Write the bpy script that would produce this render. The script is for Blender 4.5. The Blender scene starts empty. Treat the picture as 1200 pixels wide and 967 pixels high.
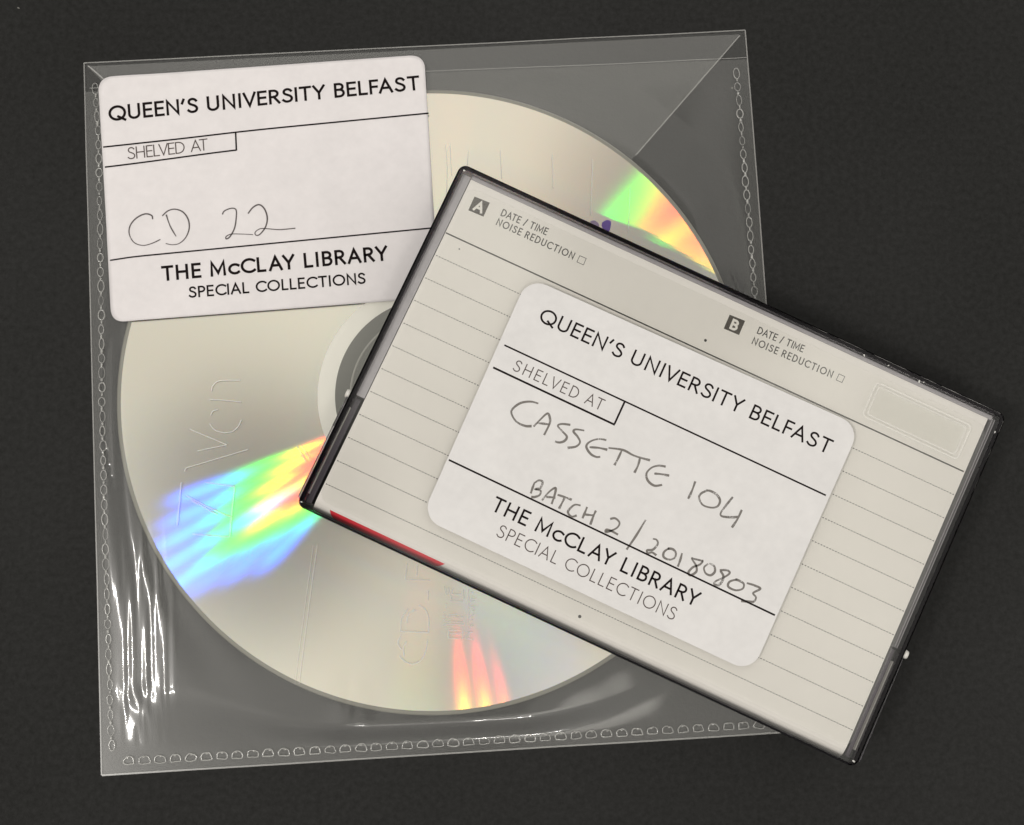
import bpy, bmesh, math, random
from mathutils import Vector, Matrix
random.seed(7)
MM = 0.001
sc = bpy.context.scene
COL = sc.collection

# ------------------------------------------------------------------ camera
cam = bpy.data.cameras.new("camera")
cam.sensor_width = 36.0
cam.lens = 48.0
cam.clip_start = 0.01
cam.clip_end = 50
camo = bpy.data.objects.new("camera", cam)
camo.location = (0, 0, 0.2602)
camo.rotation_euler = (0.102724, -0.020450, 0)
COL.objects.link(camo)
sc.camera = camo

# ------------------------------------------------------------------ world: a pale, uneven room ceiling plus added dark and bright patches
world = bpy.data.worlds.new("World")
sc.world = world
world.use_nodes = True
wn, wlk = world.node_tree.nodes, world.node_tree.links
bg = wn["Background"]
tc = wn.new("ShaderNodeTexCoord")
nrm = wn.new("ShaderNodeVectorMath"); nrm.operation = 'NORMALIZE'
wlk.new(tc.outputs["Generated"], nrm.inputs[0])
dot = wn.new("ShaderNodeVectorMath"); dot.operation = 'DOT_PRODUCT'
wlk.new(nrm.outputs[0], dot.inputs[0])
dot.inputs[1].default_value = Vector((0.03, -0.10, 1.0)).normalized()
ramp = wn.new("ShaderNodeValToRGB")
wlk.new(dot.outputs["Value"], ramp.inputs[0])
cr = ramp.color_ramp
cr.interpolation = 'EASE'
cr.elements[0].position = 0.0
cr.elements[0].color = (0.33, 0.32, 0.31, 1)
cr.elements[1].position = 1.0
cr.elements[1].color = (0.70, 0.67, 0.62, 1)
for pos, c in ((0.60, (0.46, 0.445, 0.425, 1)), (0.90, (0.76, 0.735, 0.685, 1)), (0.965, (0.86, 0.83, 0.755, 1)), (0.988, (0.76, 0.73, 0.67, 1))):
    e = cr.elements.new(pos); e.color = c
col = ramp.outputs[0]
for d, c0, c1, dark in (((-.17, .03, 1), 0.9925, 0.9986, 0.06), ((.155, .24, 1), 0.9905, 0.9982, 0.25),
                       ((-.005, -.095, 1), 0.9972, 0.9997, 0.22), ((.13, -.34, 1), 0.9925, 0.9985, 4.0), ((.055, -.575, 1), 0.9975, 0.9995, 4.5), ((-.075, -.51, 1), 0.9980, 0.9996, 3.0),
                       ((.42, .90, .16), 0.88, 0.98, 4.5), ((.90, -.42, .2), 0.90, 0.985, 3.0)):
    dd = wn.new("ShaderNodeVectorMath"); dd.operation = 'DOT_PRODUCT'
    wlk.new(nrm.outputs[0], dd.inputs[0]); dd.inputs[1].default_value = Vector(d).normalized()
    mr = wn.new("ShaderNodeMapRange"); mr.interpolation_type = 'SMOOTHSTEP'
    wlk.new(dd.outputs["Value"], mr.inputs[0])
    mr.inputs[1].default_value = c0; mr.inputs[2].default_value = c1
    mr.inputs[3].default_value = 1.0; mr.inputs[4].default_value = dark
    sc_ = wn.new("ShaderNodeVectorMath"); sc_.operation = 'SCALE'
    wlk.new(col, sc_.inputs[0]); wlk.new(mr.outputs[0], sc_.inputs["Scale"])
    col = sc_.outputs[0]
nz = wn.new("ShaderNodeTexNoise"); nz.inputs["Scale"].default_value = 5.0; nz.inputs["Detail"].default_value = 2
wlk.new(nrm.outputs[0], nz.inputs["Vector"])
mr = wn.new("ShaderNodeMapRange"); wlk.new(nz.outputs["Fac"], mr.inputs[0])
mr.inputs[1].default_value = 0.3; mr.inputs[2].default_value = 0.7; mr.inputs[3].default_value = 0.80; mr.inputs[4].default_value = 1.20
sc_ = wn.new("ShaderNodeVectorMath"); sc_.operation = 'SCALE'
wlk.new(col, sc_.inputs[0]); wlk.new(mr.outputs[0], sc_.inputs["Scale"])
wlk.new(sc_.outputs[0], bg.inputs["Color"])
bg.inputs["Strength"].default_value = 1.07

# ------------------------------------------------------------------ lamps: the strips of the ceiling light fittings
WARM = (1.0, 0.965, 0.915)
def strip(dx, dy, sx, sy, power, h=2.0, rot=0.0, color=WARM):
    l = bpy.data.lights.new("ceiling_strip", 'AREA')
    l.shape = 'RECTANGLE'; l.size = sx; l.size_y = sy
    l.energy = power; l.color = color
    o = bpy.data.objects.new("ceiling_strip", l)
    o.location = (dx*h, dy*h, h)
    o.rotation_euler = (0, 0, rot)
    COL.objects.link(o)
P0 = 2.4
for dx, dy, k in ((-.55, -.068, 1.0), (-.55, -.106, .9), (-.553, -.144, 1.0), (-.465, -.144, .35),
                  (-.543, -.182, 1.0), (-.535, -.222, 1.0), (-.490, -.226, .45), (-.445, -.224, .55), (-.40, -.224, .85)):
    strip(dx, dy, .055, .018, P0*k)
for dx, k in ((.026, 1.25), (.074, 1.25), (.118, .5)):
    strip(dx, -.562, .008, .075, 1.15*k)

# ------------------------------------------------------------------ exposure
sc.view_settings.view_transform = 'Standard'
sc.view_settings.look = 'None'
sc.view_settings.exposure = 0.0
sc.view_settings.gamma = 1.0
sc.cycles.use_denoising = True
sc.cycles.denoiser = 'OPENIMAGEDENOISE'
sc.cycles.denoising_input_passes = 'RGB_ALBEDO_NORMAL'
sc.cycles.denoising_prefilter = 'ACCURATE'
sc.cycles.sample_clamp_indirect = 3.0
sc.cycles.use_adaptive_sampling = False
sc.cycles.max_bounces = 24
sc.cycles.transparent_max_bounces = 32
sc.cycles.transmission_bounces = 16
sc.cycles.glossy_bounces = 8
sc.cycles.caustics_reflective = False
sc.cycles.caustics_refractive = False
sc.cycles.blur_glossy = 0.0

# ------------------------------------------------------------------ material helpers
def mat(name):
    m = bpy.data.materials.new(name); m.use_nodes = True
    nt = m.node_tree; nt.nodes.clear()
    out = nt.nodes.new("ShaderNodeOutputMaterial")
    return m, nt, out
def N(nt, kind, **kw):
    n = nt.nodes.new("ShaderNode" + kind)
    for k, v in kw.items():
        if k in n.inputs: n.inputs[k].default_value = v
        else: setattr(n, k, v)
    return n
def L(nt, a, b): nt.links.new(a, b)
def math_(nt, op, a, b=None):
    n = nt.nodes.new("ShaderNodeMath"); n.operation = op
    for i, v in enumerate((a, b)):
        if v is None: continue
        if isinstance(v, (int, float)): n.inputs[i].default_value = v
        else: L(nt, v, n.inputs[i])
    return n.outputs[0]

def plain(name, col, rough=0.6, spec=0.3, nscale=None, namp=0.06, bump=0.0, metallic=0.0, detail=4, mottle=None):
    m, nt, out = mat(name)
    b = N(nt, "BsdfPrincipled")
    b.inputs["Roughness"].default_value = rough
    b.inputs["Specular IOR Level"].default_value = spec
    b.inputs["Metallic"].default_value = metallic
    b.inputs["Base Color"].default_value = (*col, 1)
    if nscale:
        t = N(nt, "TexCoord")
        nz = N(nt, "TexNoise"); nz.inputs["Scale"].default_value = nscale; nz.inputs["Detail"].default_value = detail
        L(nt, t.outputs["Object"], nz.inputs["Vector"])
        fac = nz.outputs["Fac"]
        if mottle:
            n2 = N(nt, "TexNoise"); n2.inputs["Scale"].default_value = mottle; n2.inputs["Detail"].default_value = 3
            L(nt, t.outputs["Object"], n2.inputs["Vector"])
            fac = math_(nt, 'ADD', math_(nt, 'MULTIPLY', fac, 0.45), math_(nt, 'MULTIPLY', n2.outputs["Fac"], 0.55))
        mx = N(nt, "Mix", data_type='RGBA')
        mx.inputs[6].default_value = (*[c*(1-namp) for c in col], 1)
        mx.inputs[7].default_value = (*[min(1, c*(1+namp)) for c in col], 1)
        L(nt, fac, mx.inputs[0]); L(nt, mx.outputs[2], b.inputs["Base Color"])
        if bump:
            bp = N(nt, "Bump"); bp.inputs["Strength"].default_value = bump; bp.inputs["Distance"].default_value = 0.0001
            L(nt, nz.outputs["Fac"], bp.inputs["Height"]); L(nt, bp.outputs[0], b.inputs["Normal"])
    L(nt, b.outputs[0], out.inputs[0])
    return m

def film(name, refl=2.0, rough=0.06, milk=0.02, tint=(0.99, 0.99, 0.98), bumpscale=None, bump=0.0, ior=1.5, haze=0.0):
    """clear sheet plastic: see-through, a Fresnel sheen, a trace of milky scatter"""
    m, nt, out = mat(name)
    tr = N(nt, "BsdfTransparent"); tr.inputs[0].default_value = (*tint, 1)
    gl = N(nt, "BsdfGlossy"); gl.inputs["Roughness"].default_value = rough; gl.inputs["Color"].default_value = (1, 1, 1, 1)
    fr = N(nt, "Fresnel"); fr.inputs["IOR"].default_value = ior
    df = N(nt, "BsdfDiffuse"); df.inputs["Color"].default_value = (0.90, 0.89, 0.85, 1)
    if bumpscale:
        t = N(nt, "TexCoord"); nz = N(nt, "TexNoise"); nz.inputs["Scale"].default_value = bumpscale; nz.inputs["Detail"].default_value = 2
        L(nt, t.outputs["Object"], nz.inputs["Vector"])
        bp = N(nt, "Bump"); bp.inputs["Strength"].default_value = bump; bp.inputs["Distance"].default_value = 0.001
        L(nt, nz.outputs["Fac"], bp.inputs["Height"]); L(nt, bp.outputs[0], gl.inputs["Normal"])
    geo = N(nt, "NewGeometry")
    fac = math_(nt, 'MULTIPLY', fr.outputs[0], refl)
    front = math_(nt, 'SUBTRACT', 1.0, geo.outputs["Backfacing"])
    back = math_(nt, 'MULTIPLY', geo.outputs["Backfacing"], 0.04*refl)
    fac = math_(nt, 'ADD', math_(nt, 'MULTIPLY', fac, front), back)
    fac = math_(nt, 'MINIMUM', fac, 0.9)
    m1 = N(nt, "MixShader"); L(nt, fac, m1.inputs[0]); L(nt, tr.outputs[0], m1.inputs[1])
    hz = N(nt, "BsdfGlossy"); hz.inputs["Roughness"].default_value = max(0.30, rough); hz.inputs["Color"].default_value = (1, 1, 1, 1)
    mg = N(nt, "MixShader"); mg.inputs[0].default_value = haze; L(nt, gl.outputs[0], mg.inputs[1]); L(nt, hz.outputs[0], mg.inputs[2])
    L(nt, mg.outputs[0], m1.inputs[2])
    m2 = N(nt, "MixShader"); m2.inputs[0].default_value = milk; L(nt, m1.outputs[0], m2.inputs[1]); L(nt, df.outputs[0], m2.inputs[2])
    L(nt, m2.outputs[0], out.inputs[0])
    return m

def glass(name, col=(0.93, 0.92, 0.93), rough=0.02, ior=1.55):
    m, nt, out = mat(name)
    g = N(nt, "BsdfGlass"); g.inputs["Color"].default_value = (*col, 1); g.inputs["Roughness"].default_value = rough; g.inputs["IOR"].default_value = ior
    L(nt, g.outputs[0], out.inputs[0])
    return m

def spectral(lam):
    def g(x, mu, s1, s2): s = s1 if x < mu else s2; return math.exp(-0.5*((x-mu)/s)**2)
    x = 1.056*g(lam, 599.8, 37.9, 31.0) + 0.362*g(lam, 442.0, 16.0, 26.7) - 0.065*g(lam, 501.1, 20.4, 26.2)
    y = 0.821*g(lam, 568.8, 46.9, 40.5) + 0.286*g(lam, 530.9, 16.3, 31.1)
    z = 1.217*g(lam, 437.0, 11.8, 36.0) + 0.681*g(lam, 459.0, 26.0, 13.8)
    r = 3.2406*x - 1.5372*y - 0.4986*z; gg = -0.9689*x + 1.8758*y + 0.0415*z; b = 0.0557*x - 0.2040*y + 1.0570*z
    if lam < 490: r = 0.0; gg = max(gg, 0.13*b)
    return [max(0.0, c) for c in (r, gg, b)]

def grating(name):
    """recordable disc: circular 1.6 micron groove. Every wavelength of every order leaves the groove
    about a half-vector tilted radially by m*lambda/pitch, so each one is a mirror lobe about that normal."""
    m, nt, out = mat(name)
    t = N(nt, "TexCoord")
    flat = N(nt, "VectorMath", operation='MULTIPLY'); flat.inputs[1].default_value = (1, 1, 0)
    L(nt, t.outputs["Object"], flat.inputs[0])
    rad = N(nt, "VectorMath", operation='NORMALIZE'); L(nt, flat.outputs[0], rad.inputs[0])
    shaders = []
    base = N(nt, "BsdfGlossy"); base.inputs["Roughness"].default_value = 0.16
    base.inputs["Color"].default_value = (0.76, 0.72, 0.615, 1)
    shaders.append(base)
    lams = [430 + 20*i for i in range(13)]
    cols = [spectral(l) for l in lams]
    tot = [sum(c[k] for c in cols) for k in range(3)]
    for order, eff, step in ((1, EFF1, 1), (-1, EFF1, 1), (2, EFF2, 1), (-2, EFF2, 1)):
        for lam, c in zip(lams, cols):
            k = order*lam/1600.0
            sca = N(nt, "VectorMath", operation='SCALE'); sca.inputs["Scale"].default_value = k
            L(nt, rad.outputs[0], sca.inputs[0])
            add = N(nt, "VectorMath", operation='ADD'); add.inputs[1].default_value = (0, 0, 1.84)
            L(nt, sca.outputs[0], add.inputs[0])
            nn = N(nt, "VectorMath", operation='NORMALIZE'); L(nt, add.outputs[0], nn.inputs[0])
            g = N(nt, "BsdfGlossy", distribution='BECKMANN'); g.inputs["Roughness"].default_value = 0.078 if abs(order) == 1 else 0.095
            g.inputs["Color"].default_value = (*[eff*c[q]/tot[q] for q in range(3)], 1)
            L(nt, nn.outputs[0], g.inputs["Normal"])
            shaders.append(g)
    cur = shaders[0].outputs[0]
    for s in shaders[1:]:
        a = N(nt, "AddShader"); L(nt, cur, a.inputs[0]); L(nt, s.outputs[0], a.inputs[1]); cur = a.outputs[0]
    L(nt, cur, out.inputs[0])
    return m
EFF1, EFF2 = 0.040, 0.036

M_table = None
def table_mat():
    m, nt, out = mat("black_card")
    b = N(nt, "BsdfPrincipled"); b.inputs["Roughness"].default_value = 0.85; b.inputs["Specular IOR Level"].default_value = 0.15
    t = N(nt, "TexCoord")
    n1 = N(nt, "TexNoise"); n1.inputs["Scale"].default_value = 900; n1.inputs["Detail"].default_value = 5; n1.inputs["Roughness"].default_value = 0.7
    n2 = N(nt, "TexNoise"); n2.inputs["Scale"].default_value = 14; n2.inputs["Detail"].default_value = 3
    n3 = N(nt, "TexNoise"); n3.inputs["Scale"].default_value = 420; n3.inputs["Detail"].default_value = 1
    for n in (n1, n2, n3): L(nt, t.outputs["Object"], n.inputs["Vector"])
    v = math_(nt, 'MULTIPLY', math_(nt, 'SUBTRACT', n1.outputs["Fac"], 0.5), 1.15)
    v = math_(nt, 'ADD', v, math_(nt, 'MULTIPLY', math_(nt, 'SUBTRACT', n2.outputs["Fac"], 0.5), 0.5))
    v = math_(nt, 'ADD', v, 0.5)
    ramp = N(nt, "ValToRGB"); L(nt, v, ramp.inputs[0])
    ramp.color_ramp.elements[0].position = 0.0; ramp.color_ramp.elements[0].color = (0.008, 0.008, 0.007, 1)
    ramp.color_ramp.elements[1].position = 1.0; ramp.color_ramp.elements[1].color = (0.0345, 0.0345, 0.034, 1)
    # sparse pale lint
    lint = math_(nt, 'GREATER_THAN', n3.outputs["Fac"], 0.825)
    mx = N(nt, "Mix", data_type='RGBA'); L(nt, math_(nt, 'MULTIPLY', lint, 0.35), mx.inputs[0])
    L(nt, ramp.outputs[0], mx.inputs[6]); mx.inputs[7].default_value = (0.4, 0.39, 0.35, 1)
    L(nt, mx.outputs[2], b.inputs["Base Color"])
    bp = N(nt, "Bump"); bp.inputs["Strength"].default_value = 0.5; bp.inputs["Distance"].default_value = 0.0001
    L(nt, n1.outputs["Fac"], bp.inputs["Height"]); L(nt, bp.outputs[0], b.inputs["Normal"])
    L(nt, b.outputs[0], out.inputs[0])
    return m
M_table = table_mat()
M_paper = plain("label_paper", (0.79, 0.755, 0.755), 0.75, 0.2, 700, 0.11, 0.15, mottle=160)
M_paper2 = plain("case_label_paper", (0.735, 0.72, 0.71), 0.7, 0.2, 700, 0.12, 0.15, mottle=160)
M_card = plain("inlay_card_stock", (0.86, 0.825, 0.785), 0.7, 0.2, 800, 0.06, 0.1, mottle=90)
M_ink = plain("printed_ink", (0.010, 0.006, 0.006), 0.7, 0.08)
M_inkthin = plain("printed_ink_thin", (0.085, 0.065, 0.06), 0.7, 0.1)
M_inkgrey = plain("printed_ink_grey", (0.025, 0.022, 0.02), 0.7, 0.1)
M_badge = plain("badge_ink", (0.055, 0.045, 0.035), 0.6, 0.2)
M_pencil = plain("pencil_lead", (0.23, 0.21, 0.19), 0.6, 0.2, 2600, 0.45)
def graphite(name, col, cover):
    m, nt, out = mat(name)
    d = N(nt, "BsdfPrincipled"); d.inputs["Base Color"].default_value = (*col, 1); d.inputs["Roughness"].default_value = 0.5; d.inputs["Specular IOR Level"].default_value = 0.25
    tr = N(nt, "BsdfTransparent")
    t = N(nt, "TexCoord"); nz = N(nt, "TexNoise"); nz.inputs["Scale"].default_value = 5200; nz.inputs["Detail"].default_value = 3
    L(nt, t.outputs["Object"], nz.inputs["Vector"])
    n2 = N(nt, "TexNoise"); n2.inputs["Scale"].default_value = 420; n2.inputs["Detail"].default_value = 1
    L(nt, t.outputs["Object"], n2.inputs["Vector"])
    mr = N(nt, "MapRange"); L(nt, math_(nt, 'ADD', nz.outputs["Fac"], math_(nt, 'MULTIPLY', n2.outputs["Fac"], 0.8)), mr.inputs[0])
    mr.inputs[1].default_value = 0.70 - 0.25*cover; mr.inputs[2].default_value = 1.12 - 0.25*cover
    mx = N(nt, "MixShader"); L(nt, mr.outputs[0], mx.inputs[0]); L(nt, tr.outputs[0], mx.inputs[1]); L(nt, d.outputs[0], mx.inputs[2])
    L(nt, mx.outputs[0], out.inputs[0])
    return m
M_pencil = graphite("pencil_lead", (0.19, 0.175, 0.16), 0.70)
M_pen = plain("fine_pencil_lead", (0.11, 0.095, 0.095), 0.6, 0.2, 2600, 0.35)
M_red = plain("red_ink", (0.78, 0.03, 0.05), 0.5, 0.3)
M_violet = plain("violet_marker", (0.14, 0.06, 0.42), 0.4, 0.4)
M_violet2 = plain("faint_violet_marker", (0.36, 0.27, 0.46), 0.4, 0.4)
M_front = film("sleeve_front_film", 1.5, 0.065, 0.014, haze=0.38)
M_back = film("sleeve_back_film", 1.2, 0.22, 0.012)
M_flap = film("sleeve_flap_film", 2.3, 0.22, 0.028)
M_weld = film("weld_plastic", 2.6, 0.14, 0.15)
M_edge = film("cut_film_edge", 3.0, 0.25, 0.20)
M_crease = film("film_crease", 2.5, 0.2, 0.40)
M_lid = film("clear_lid_plastic", 1.0, 0.035, 0.0, (0.99, 0.99, 0.985))
M_glass = glass("clear_rim_plastic", (0.56, 0.54, 0.57))
M_ear = glass("clear_ear_plastic", (0.94, 0.93, 0.95))
M_smoke = plain("smoked_plastic", (0.012, 0.011, 0.012), 0.18, 0.5)
M_wall = plain("hazy_grey_plastic", (0.40, 0.38, 0.40), 0.35, 0.5, 400, 0.15)
M_smokeclear = plain("smoked_grey_plastic", (0.085, 0.07, 0.09), 0.2, 0.5)
M_glint_chip = film("highlight_and_chip_plastic", 3.0, 0.15, 0.60)  # milky film for the painted edge highlights and for the chips
M_bright_line = plain("painted_bright_line", (0.55, 0.53, 0.50), 0.2, 0.6)  # pale colour standing for the bright line on the plastic edge
M_pin = plain("white_hinge_plastic", (0.75, 0.73, 0.68), 0.3, 0.5)
M_grating = grating("recordable_disc_surface")
M_mirror = plain("pale_mirror_band", (0.92, 0.90, 0.82), 0.4, 0.4, 500, 0.03)
M_hub = plain("clear_hub_grey", (0.17, 0.17, 0.15), 0.16, 0.6)
M_hubring = plain("hub_ring_plastic", (0.36, 0.355, 0.32), 0.2, 0.5)
M_rim = plain("disc_rim_plastic", (0.24, 0.235, 0.20), 0.2, 0.5)
M_emboss = film("embossed_film", 3.0, 0.15, 0.62)

# ------------------------------------------------------------------ object helpers
def link(name, bm, m, parent=None, smooth=False, loc=None):
    me = bpy.data.meshes.new(name); bm.to_mesh(me); bm.free()
    me.materials.append(m)
    if smooth:
        for p in me.polygons: p.use_smooth = True
    o = bpy.data.objects.new(name, me); COL.objects.link(o)
    if parent: o.parent = parent
    if loc: o.location = loc
    return o
def empty(name, loc, rz, label, cat):
    o = bpy.data.objects.new(name, None); COL.objects.link(o)
    o.location = loc; o.rotation_euler = (0, 0, rz)
    o.empty_display_size = 0.01
    o["label"] = label; o["category"] = cat
    return o

def crom(pts, n=6):
    """Catmull-Rom through the points"""
    if len(pts) < 3: return [tuple(p) for p in pts]
    P = [pts[0]] + list(pts) + [pts[-1]]
    out = []
    for i in range(1, len(P)-2):
        p0, p1, p2, p3 = P[i-1], P[i], P[i+1], P[i+2]
        for k in range(n):
            t = k/n
            out.append(tuple(0.5*(2*p1[a] + (p2[a]-p0[a])*t + (2*p0[a]-5*p1[a]+4*p2[a]-p3[a])*t*t + (3*p1[a]-p0[a]-3*p2[a]+p3[a])*t**3) for a in (0, 1)))
    out.append(tuple(pts[-1]))
    return out

ZB = [0.0]
def ribbon(bm, pts, w, z, cap=0.0, wfun=None):
    """flat mitred stroke of width w (mm) along pts (mm); z in mm, number or function of (x, y)"""
    q = [pts[0]]
    for p in pts[1:]:
        if math.hypot(p[0]-q[-1][0], p[1]-q[-1][1]) > 1e-4: q.append(p)
    closed = len(q) > 3 and math.hypot(q[0][0]-q[-1][0], q[0][1]-q[-1][1]) < 1e-3
    if len(q) < 2: return
    if closed: q = q[:-1]
    n = len(q)
    def d(a, b):
        l = math.hypot(b[0]-a[0], b[1]-a[1]); return ((b[0]-a[0])/l, (b[1]-a[1])/l)
    if cap and not closed:
        a = d(q[0], q[1]); b = d(q[-2], q[-1])
        q[0] = (q[0][0]-a[0]*cap, q[0][1]-a[1]*cap); q[-1] = (q[-1][0]+b[0]*cap, q[-1][1]+b[1]*cap)
    ZB[0] = (ZB[0] + 0.0011) % 0.012
    vs = []
    for i in range(n):
        if closed: t0, t1 = d(q[i-1], q[i]), d(q[i], q[(i+1) % n])
        else:
            t0 = d(q[i-1], q[i]) if i else d(q[0], q[1])
            t1 = d(q[i], q[i+1]) if i < n-1 else t0
        nx, ny = -(t0[1]+t1[1]), t0[0]+t1[0]
        l = math.hypot(nx, ny)
        if l < 1e-6: nx, ny, l = -t0[1], t0[0], 1
        nx /= l; ny /= l
        co = max(0.42, nx*-t0[1] + ny*t0[0])
        hw = 0.5*w*(wfun(i/(n-1)) if wfun else 1)/co
        x, y = q[i]
        a, b = (x+nx*hw, y+ny*hw), (x-nx*hw, y-ny*hw)
        za = z(*a) if callable(z) else z; zb = z(*b) if callable(z) else z
        vs.append((bm.verts.new((a[0]*MM, a[1]*MM, (za+ZB[0])*MM)), bm.verts.new((b[0]*MM, b[1]*MM, (zb+ZB[0])*MM))))
    rng = range(n) if closed else range(n-1)
    for i in rng:
        a, b = vs[i], vs[(i+1) % n]
        bm.faces.new((a[1], b[1], b[0], a[0]))
def line(bm, a, b, w, z, seg=1.5):
    L_ = math.hypot(b[0]-a[0], b[1]-a[1]); n = max(1, int(L_/seg))
    ribbon(bm, [(a[0]+(b[0]-a[0])*i/n, a[1]+(b[1]-a[1])*i/n) for i in range(n+1)], w, z)

# ------------------------------------------------------------------ a small monoline alphabet (cap height 1)
def arc(cx, cy, rx, ry, a0, a1, n=14):
    return [(cx+rx*math.cos(math.radians(a0+(a1-a0)*i/n)), cy+ry*math.sin(math.radians(a0+(a1-a0)*i/n))) for i in range(n+1)]
S_ = crom([(.47, .86), (.39, .955), (.26, 1), (.11, .945), (.045, .79), (.10, .64), (.26, .54), (.42, .43), (.50, .26), (.43, .07), (.25, 0), (.11, .03), (0, .13)], 4)
GL = {
 'A': (.70, [[(0, 0), (.35, 1), (.70, 0)], [(.13, .33), (.57, .33)]]),
 'B': (.48, [[(0, 0), (0, 1), (.22, 1)] + arc(.22, .765, .22, .235, 90, -90, 10)[1:] + [(0, .53)], [(0, .53), (.24, .53)] + arc(.24, .265, .24, .265, 90, -90, 10)[1:] + [(0, 0)]]),
 'C': (.70, [arc(.46, .5, .46, .5, 48, 312, 22)]),
 'D': (.64, [[(0, 0), (0, 1), (.20, 1)] + arc(.20, .5, .44, .5, 90, -90, 16)[1:] + [(0, 0)]]),
 'E': (.43, [[(.43, 1), (0, 1), (0, 0), (.43, 0)], [(0, .52), (.39, .52)]]),
 'F': (.40, [[(.40, 1), (0, 1), (0, 0)], [(0, .50), (.36, .50)]]),
 'H': (.60, [[(0, 0), (0, 1)], [(.60, 0), (.60, 1)], [(0, .52), (.60, .52)]]),
 'I': (0.0, [[(0, 0), (0, 1)]]),
 'L': (.40, [[(0, 1), (0, 0), (.40, 0)]]),
 'M': (.80, [[(0, 0), (.03, 1), (.40, .16), (.77, 1), (.80, 0)]]),
 'N': (.62, [[(0, 0), (0, 1), (.62, 0), (.62, 1)]]),
 'O': (.90, [arc(.45, .5, .45, .5, 0, 360, 30)]),
 'P': (.46, [[(0, 0), (0, 1), (.20, 1)] + arc(.20, .74, .26, .26, 90, -90, 12)[1:] + [(0, .48)]]),
 'Q': (.90, [arc(.45, .5, .45, .5, 0, 360, 30), [(.50, .22), (.88, -.06)]]),
 'R': (.52, [[(0, 0), (0, 1), (.20, 1)] + arc(.20, .745, .25, .255, 90, -90, 12)[1:] + [(0, .49)], [(.22, .49), (.52, 0)]]),
 'S': (.50, [S_]),
 'T': (.58, [[(0, 1), (.58, 1)], [(.29, 1), (.29, 0)]]),
 'U': (.58, [[(0, 1), (0, .32)] + arc(.29, .30, .29, .30, 180, 360, 14) + [(.58, 1)]]),
 'V': (.64, [[(0, 1), (.32, 0), (.64, 1)]]),
 'Y': (.60, [[(0, 1), (.30, .45), (.60, 1)], [(.30, .45), (.30, 0)]]),
 'c': (.48, [[(x*.74, y*.70) for x, y in arc(.46, .5, .46, .5, 48, 312, 18)]]),
 '/': (.30, [[(0, -.04), (.30, 1.04)]]),
 "'": (.09, [[(.09, 1), (0, .74)]]),
}
TIGHT = {('A', 'Y'): -.14, ('L', 'A'): 0.02, ('A', 'T'): -.16, ('F', 'A'): -.12, ('L', 'V'): -.12, ('V', 'E'): -.04, ('T', 'Y'): -.04, ('A', 'R'): 0, ('R', 'A'): -.04, ('C', 'O'): -.02, ('T', 'I'): .02,
         ('R', 'Y'): -.08, ('L', 'Y'): -.1, ('N', 'I'): .08, ('I', 'N'): .08, ('I', 'B'): .08, ('L', 'I'): .04, ('I', 'O'): 0.03, ('P', 'E'): -.02, ('I', 'S'): .03, ('T', 'E'): -.02, ('D', 'A'): -.05, ('U', 'E'): .05, ('U', 'N'): .08, ('H', 'E'): .06, ('S', 'H'): .03}
def text(bm, s, a, b, cap, w, z, sx=1.0):
    """set s from point a to point b (mm, left and right ink ends of the baseline)"""
    ux, uy = b[0]-a[0], b[1]-a[1]; W = math.hypot(ux, uy); ux /= W; uy /= W
    t = w/cap
    ink = 0; gaps = 0; spaces = 0; ker = 0
    for i, ch in enumerate(s):
        if ch == ' ': spaces += 1; continue
        ink += GL[ch][0]*sx
        if i and s[i-1] != ' ': gaps += 1; ker += TIGHT.get((s[i-1], ch), 0)*sx
    words = spaces
    SP = 0.42*sx
    g = ((W - w)/cap - ink - ker - words*SP)/max(1, gaps+words)
    x = t/2
    for i, ch in enumerate(s):
        if ch == ' ': x += SP; continue
        if i and s[i-1] != ' ': x += TIGHT.get((s[i-1], ch), 0)*sx
        for st in GL[ch][1]:
            pts = []
            for px, py in st:
                X = (x + px*sx)*cap; Y = (t/2 + py*(1-t))*cap
                pts.append((a[0]+ux*X-uy*Y, a[1]+uy*X+ux*Y))
            ribbon(bm, pts, w, z, cap=w*0.5)
        x += GL[ch][0]*sx + g
def textobj(name, parent, m, items, z):
    bm = bmesh.new()
    for it in items: text(bm, *it[:5], z, *(it[5:]))
    return link(name, bm, m, parent)
def rrect(x0, y0, x1, y1, r, n=8):
    pts = []
    for cx, cy, a in ((x1-r, y1-r, 0), (x0+r, y1-r, 90), (x0+r, y0+r, 180), (x1-r, y0+r, 270)):
        pts += arc(cx, cy, r, r, a, a+90, n)
    return pts
def slab(bm, pts, z0, z1, inset=0.0):
    """solid prism over an outline (mm); inset chamfers the top edge"""
    n = len(pts)
    lo = [bm.verts.new((x*MM, y*MM, z0*MM)) for x, y in pts]
    if inset:
        cx = sum(p[0] for p in pts)/n; cy = sum(p[1] for p in pts)/n
        mid = [bm.verts.new((x*MM, y*MM, (z1-inset)*MM)) for x, y in pts]
        ip = []
        for i in range(n):
            a, b, c = pts[i-1], pts[i], pts[(i+1) % n]
            tx, ty = c[0]-a[0], c[1]-a[1]; l = math.hypot(tx, ty) or 1
            ip.append((b[0]-ty/l*inset, b[1]+tx/l*inset))
        hi = [bm.verts.new((x*MM, y*MM, z1*MM)) for x, y in ip]
        rings = [lo, mid, hi]
    else:
        hi = [bm.verts.new((x*MM, y*MM, z1*MM)) for x, y in pts]
        rings = [lo, hi]
    for r0, r1 in zip(rings, rings[1:]):
        for i in range(n):
            bm.faces.new((r0[i], r0[(i+1) % n], r1[(i+1) % n], r1[i]))
    bm.faces.new(hi); bm.faces.new(lo[::-1])
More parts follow.
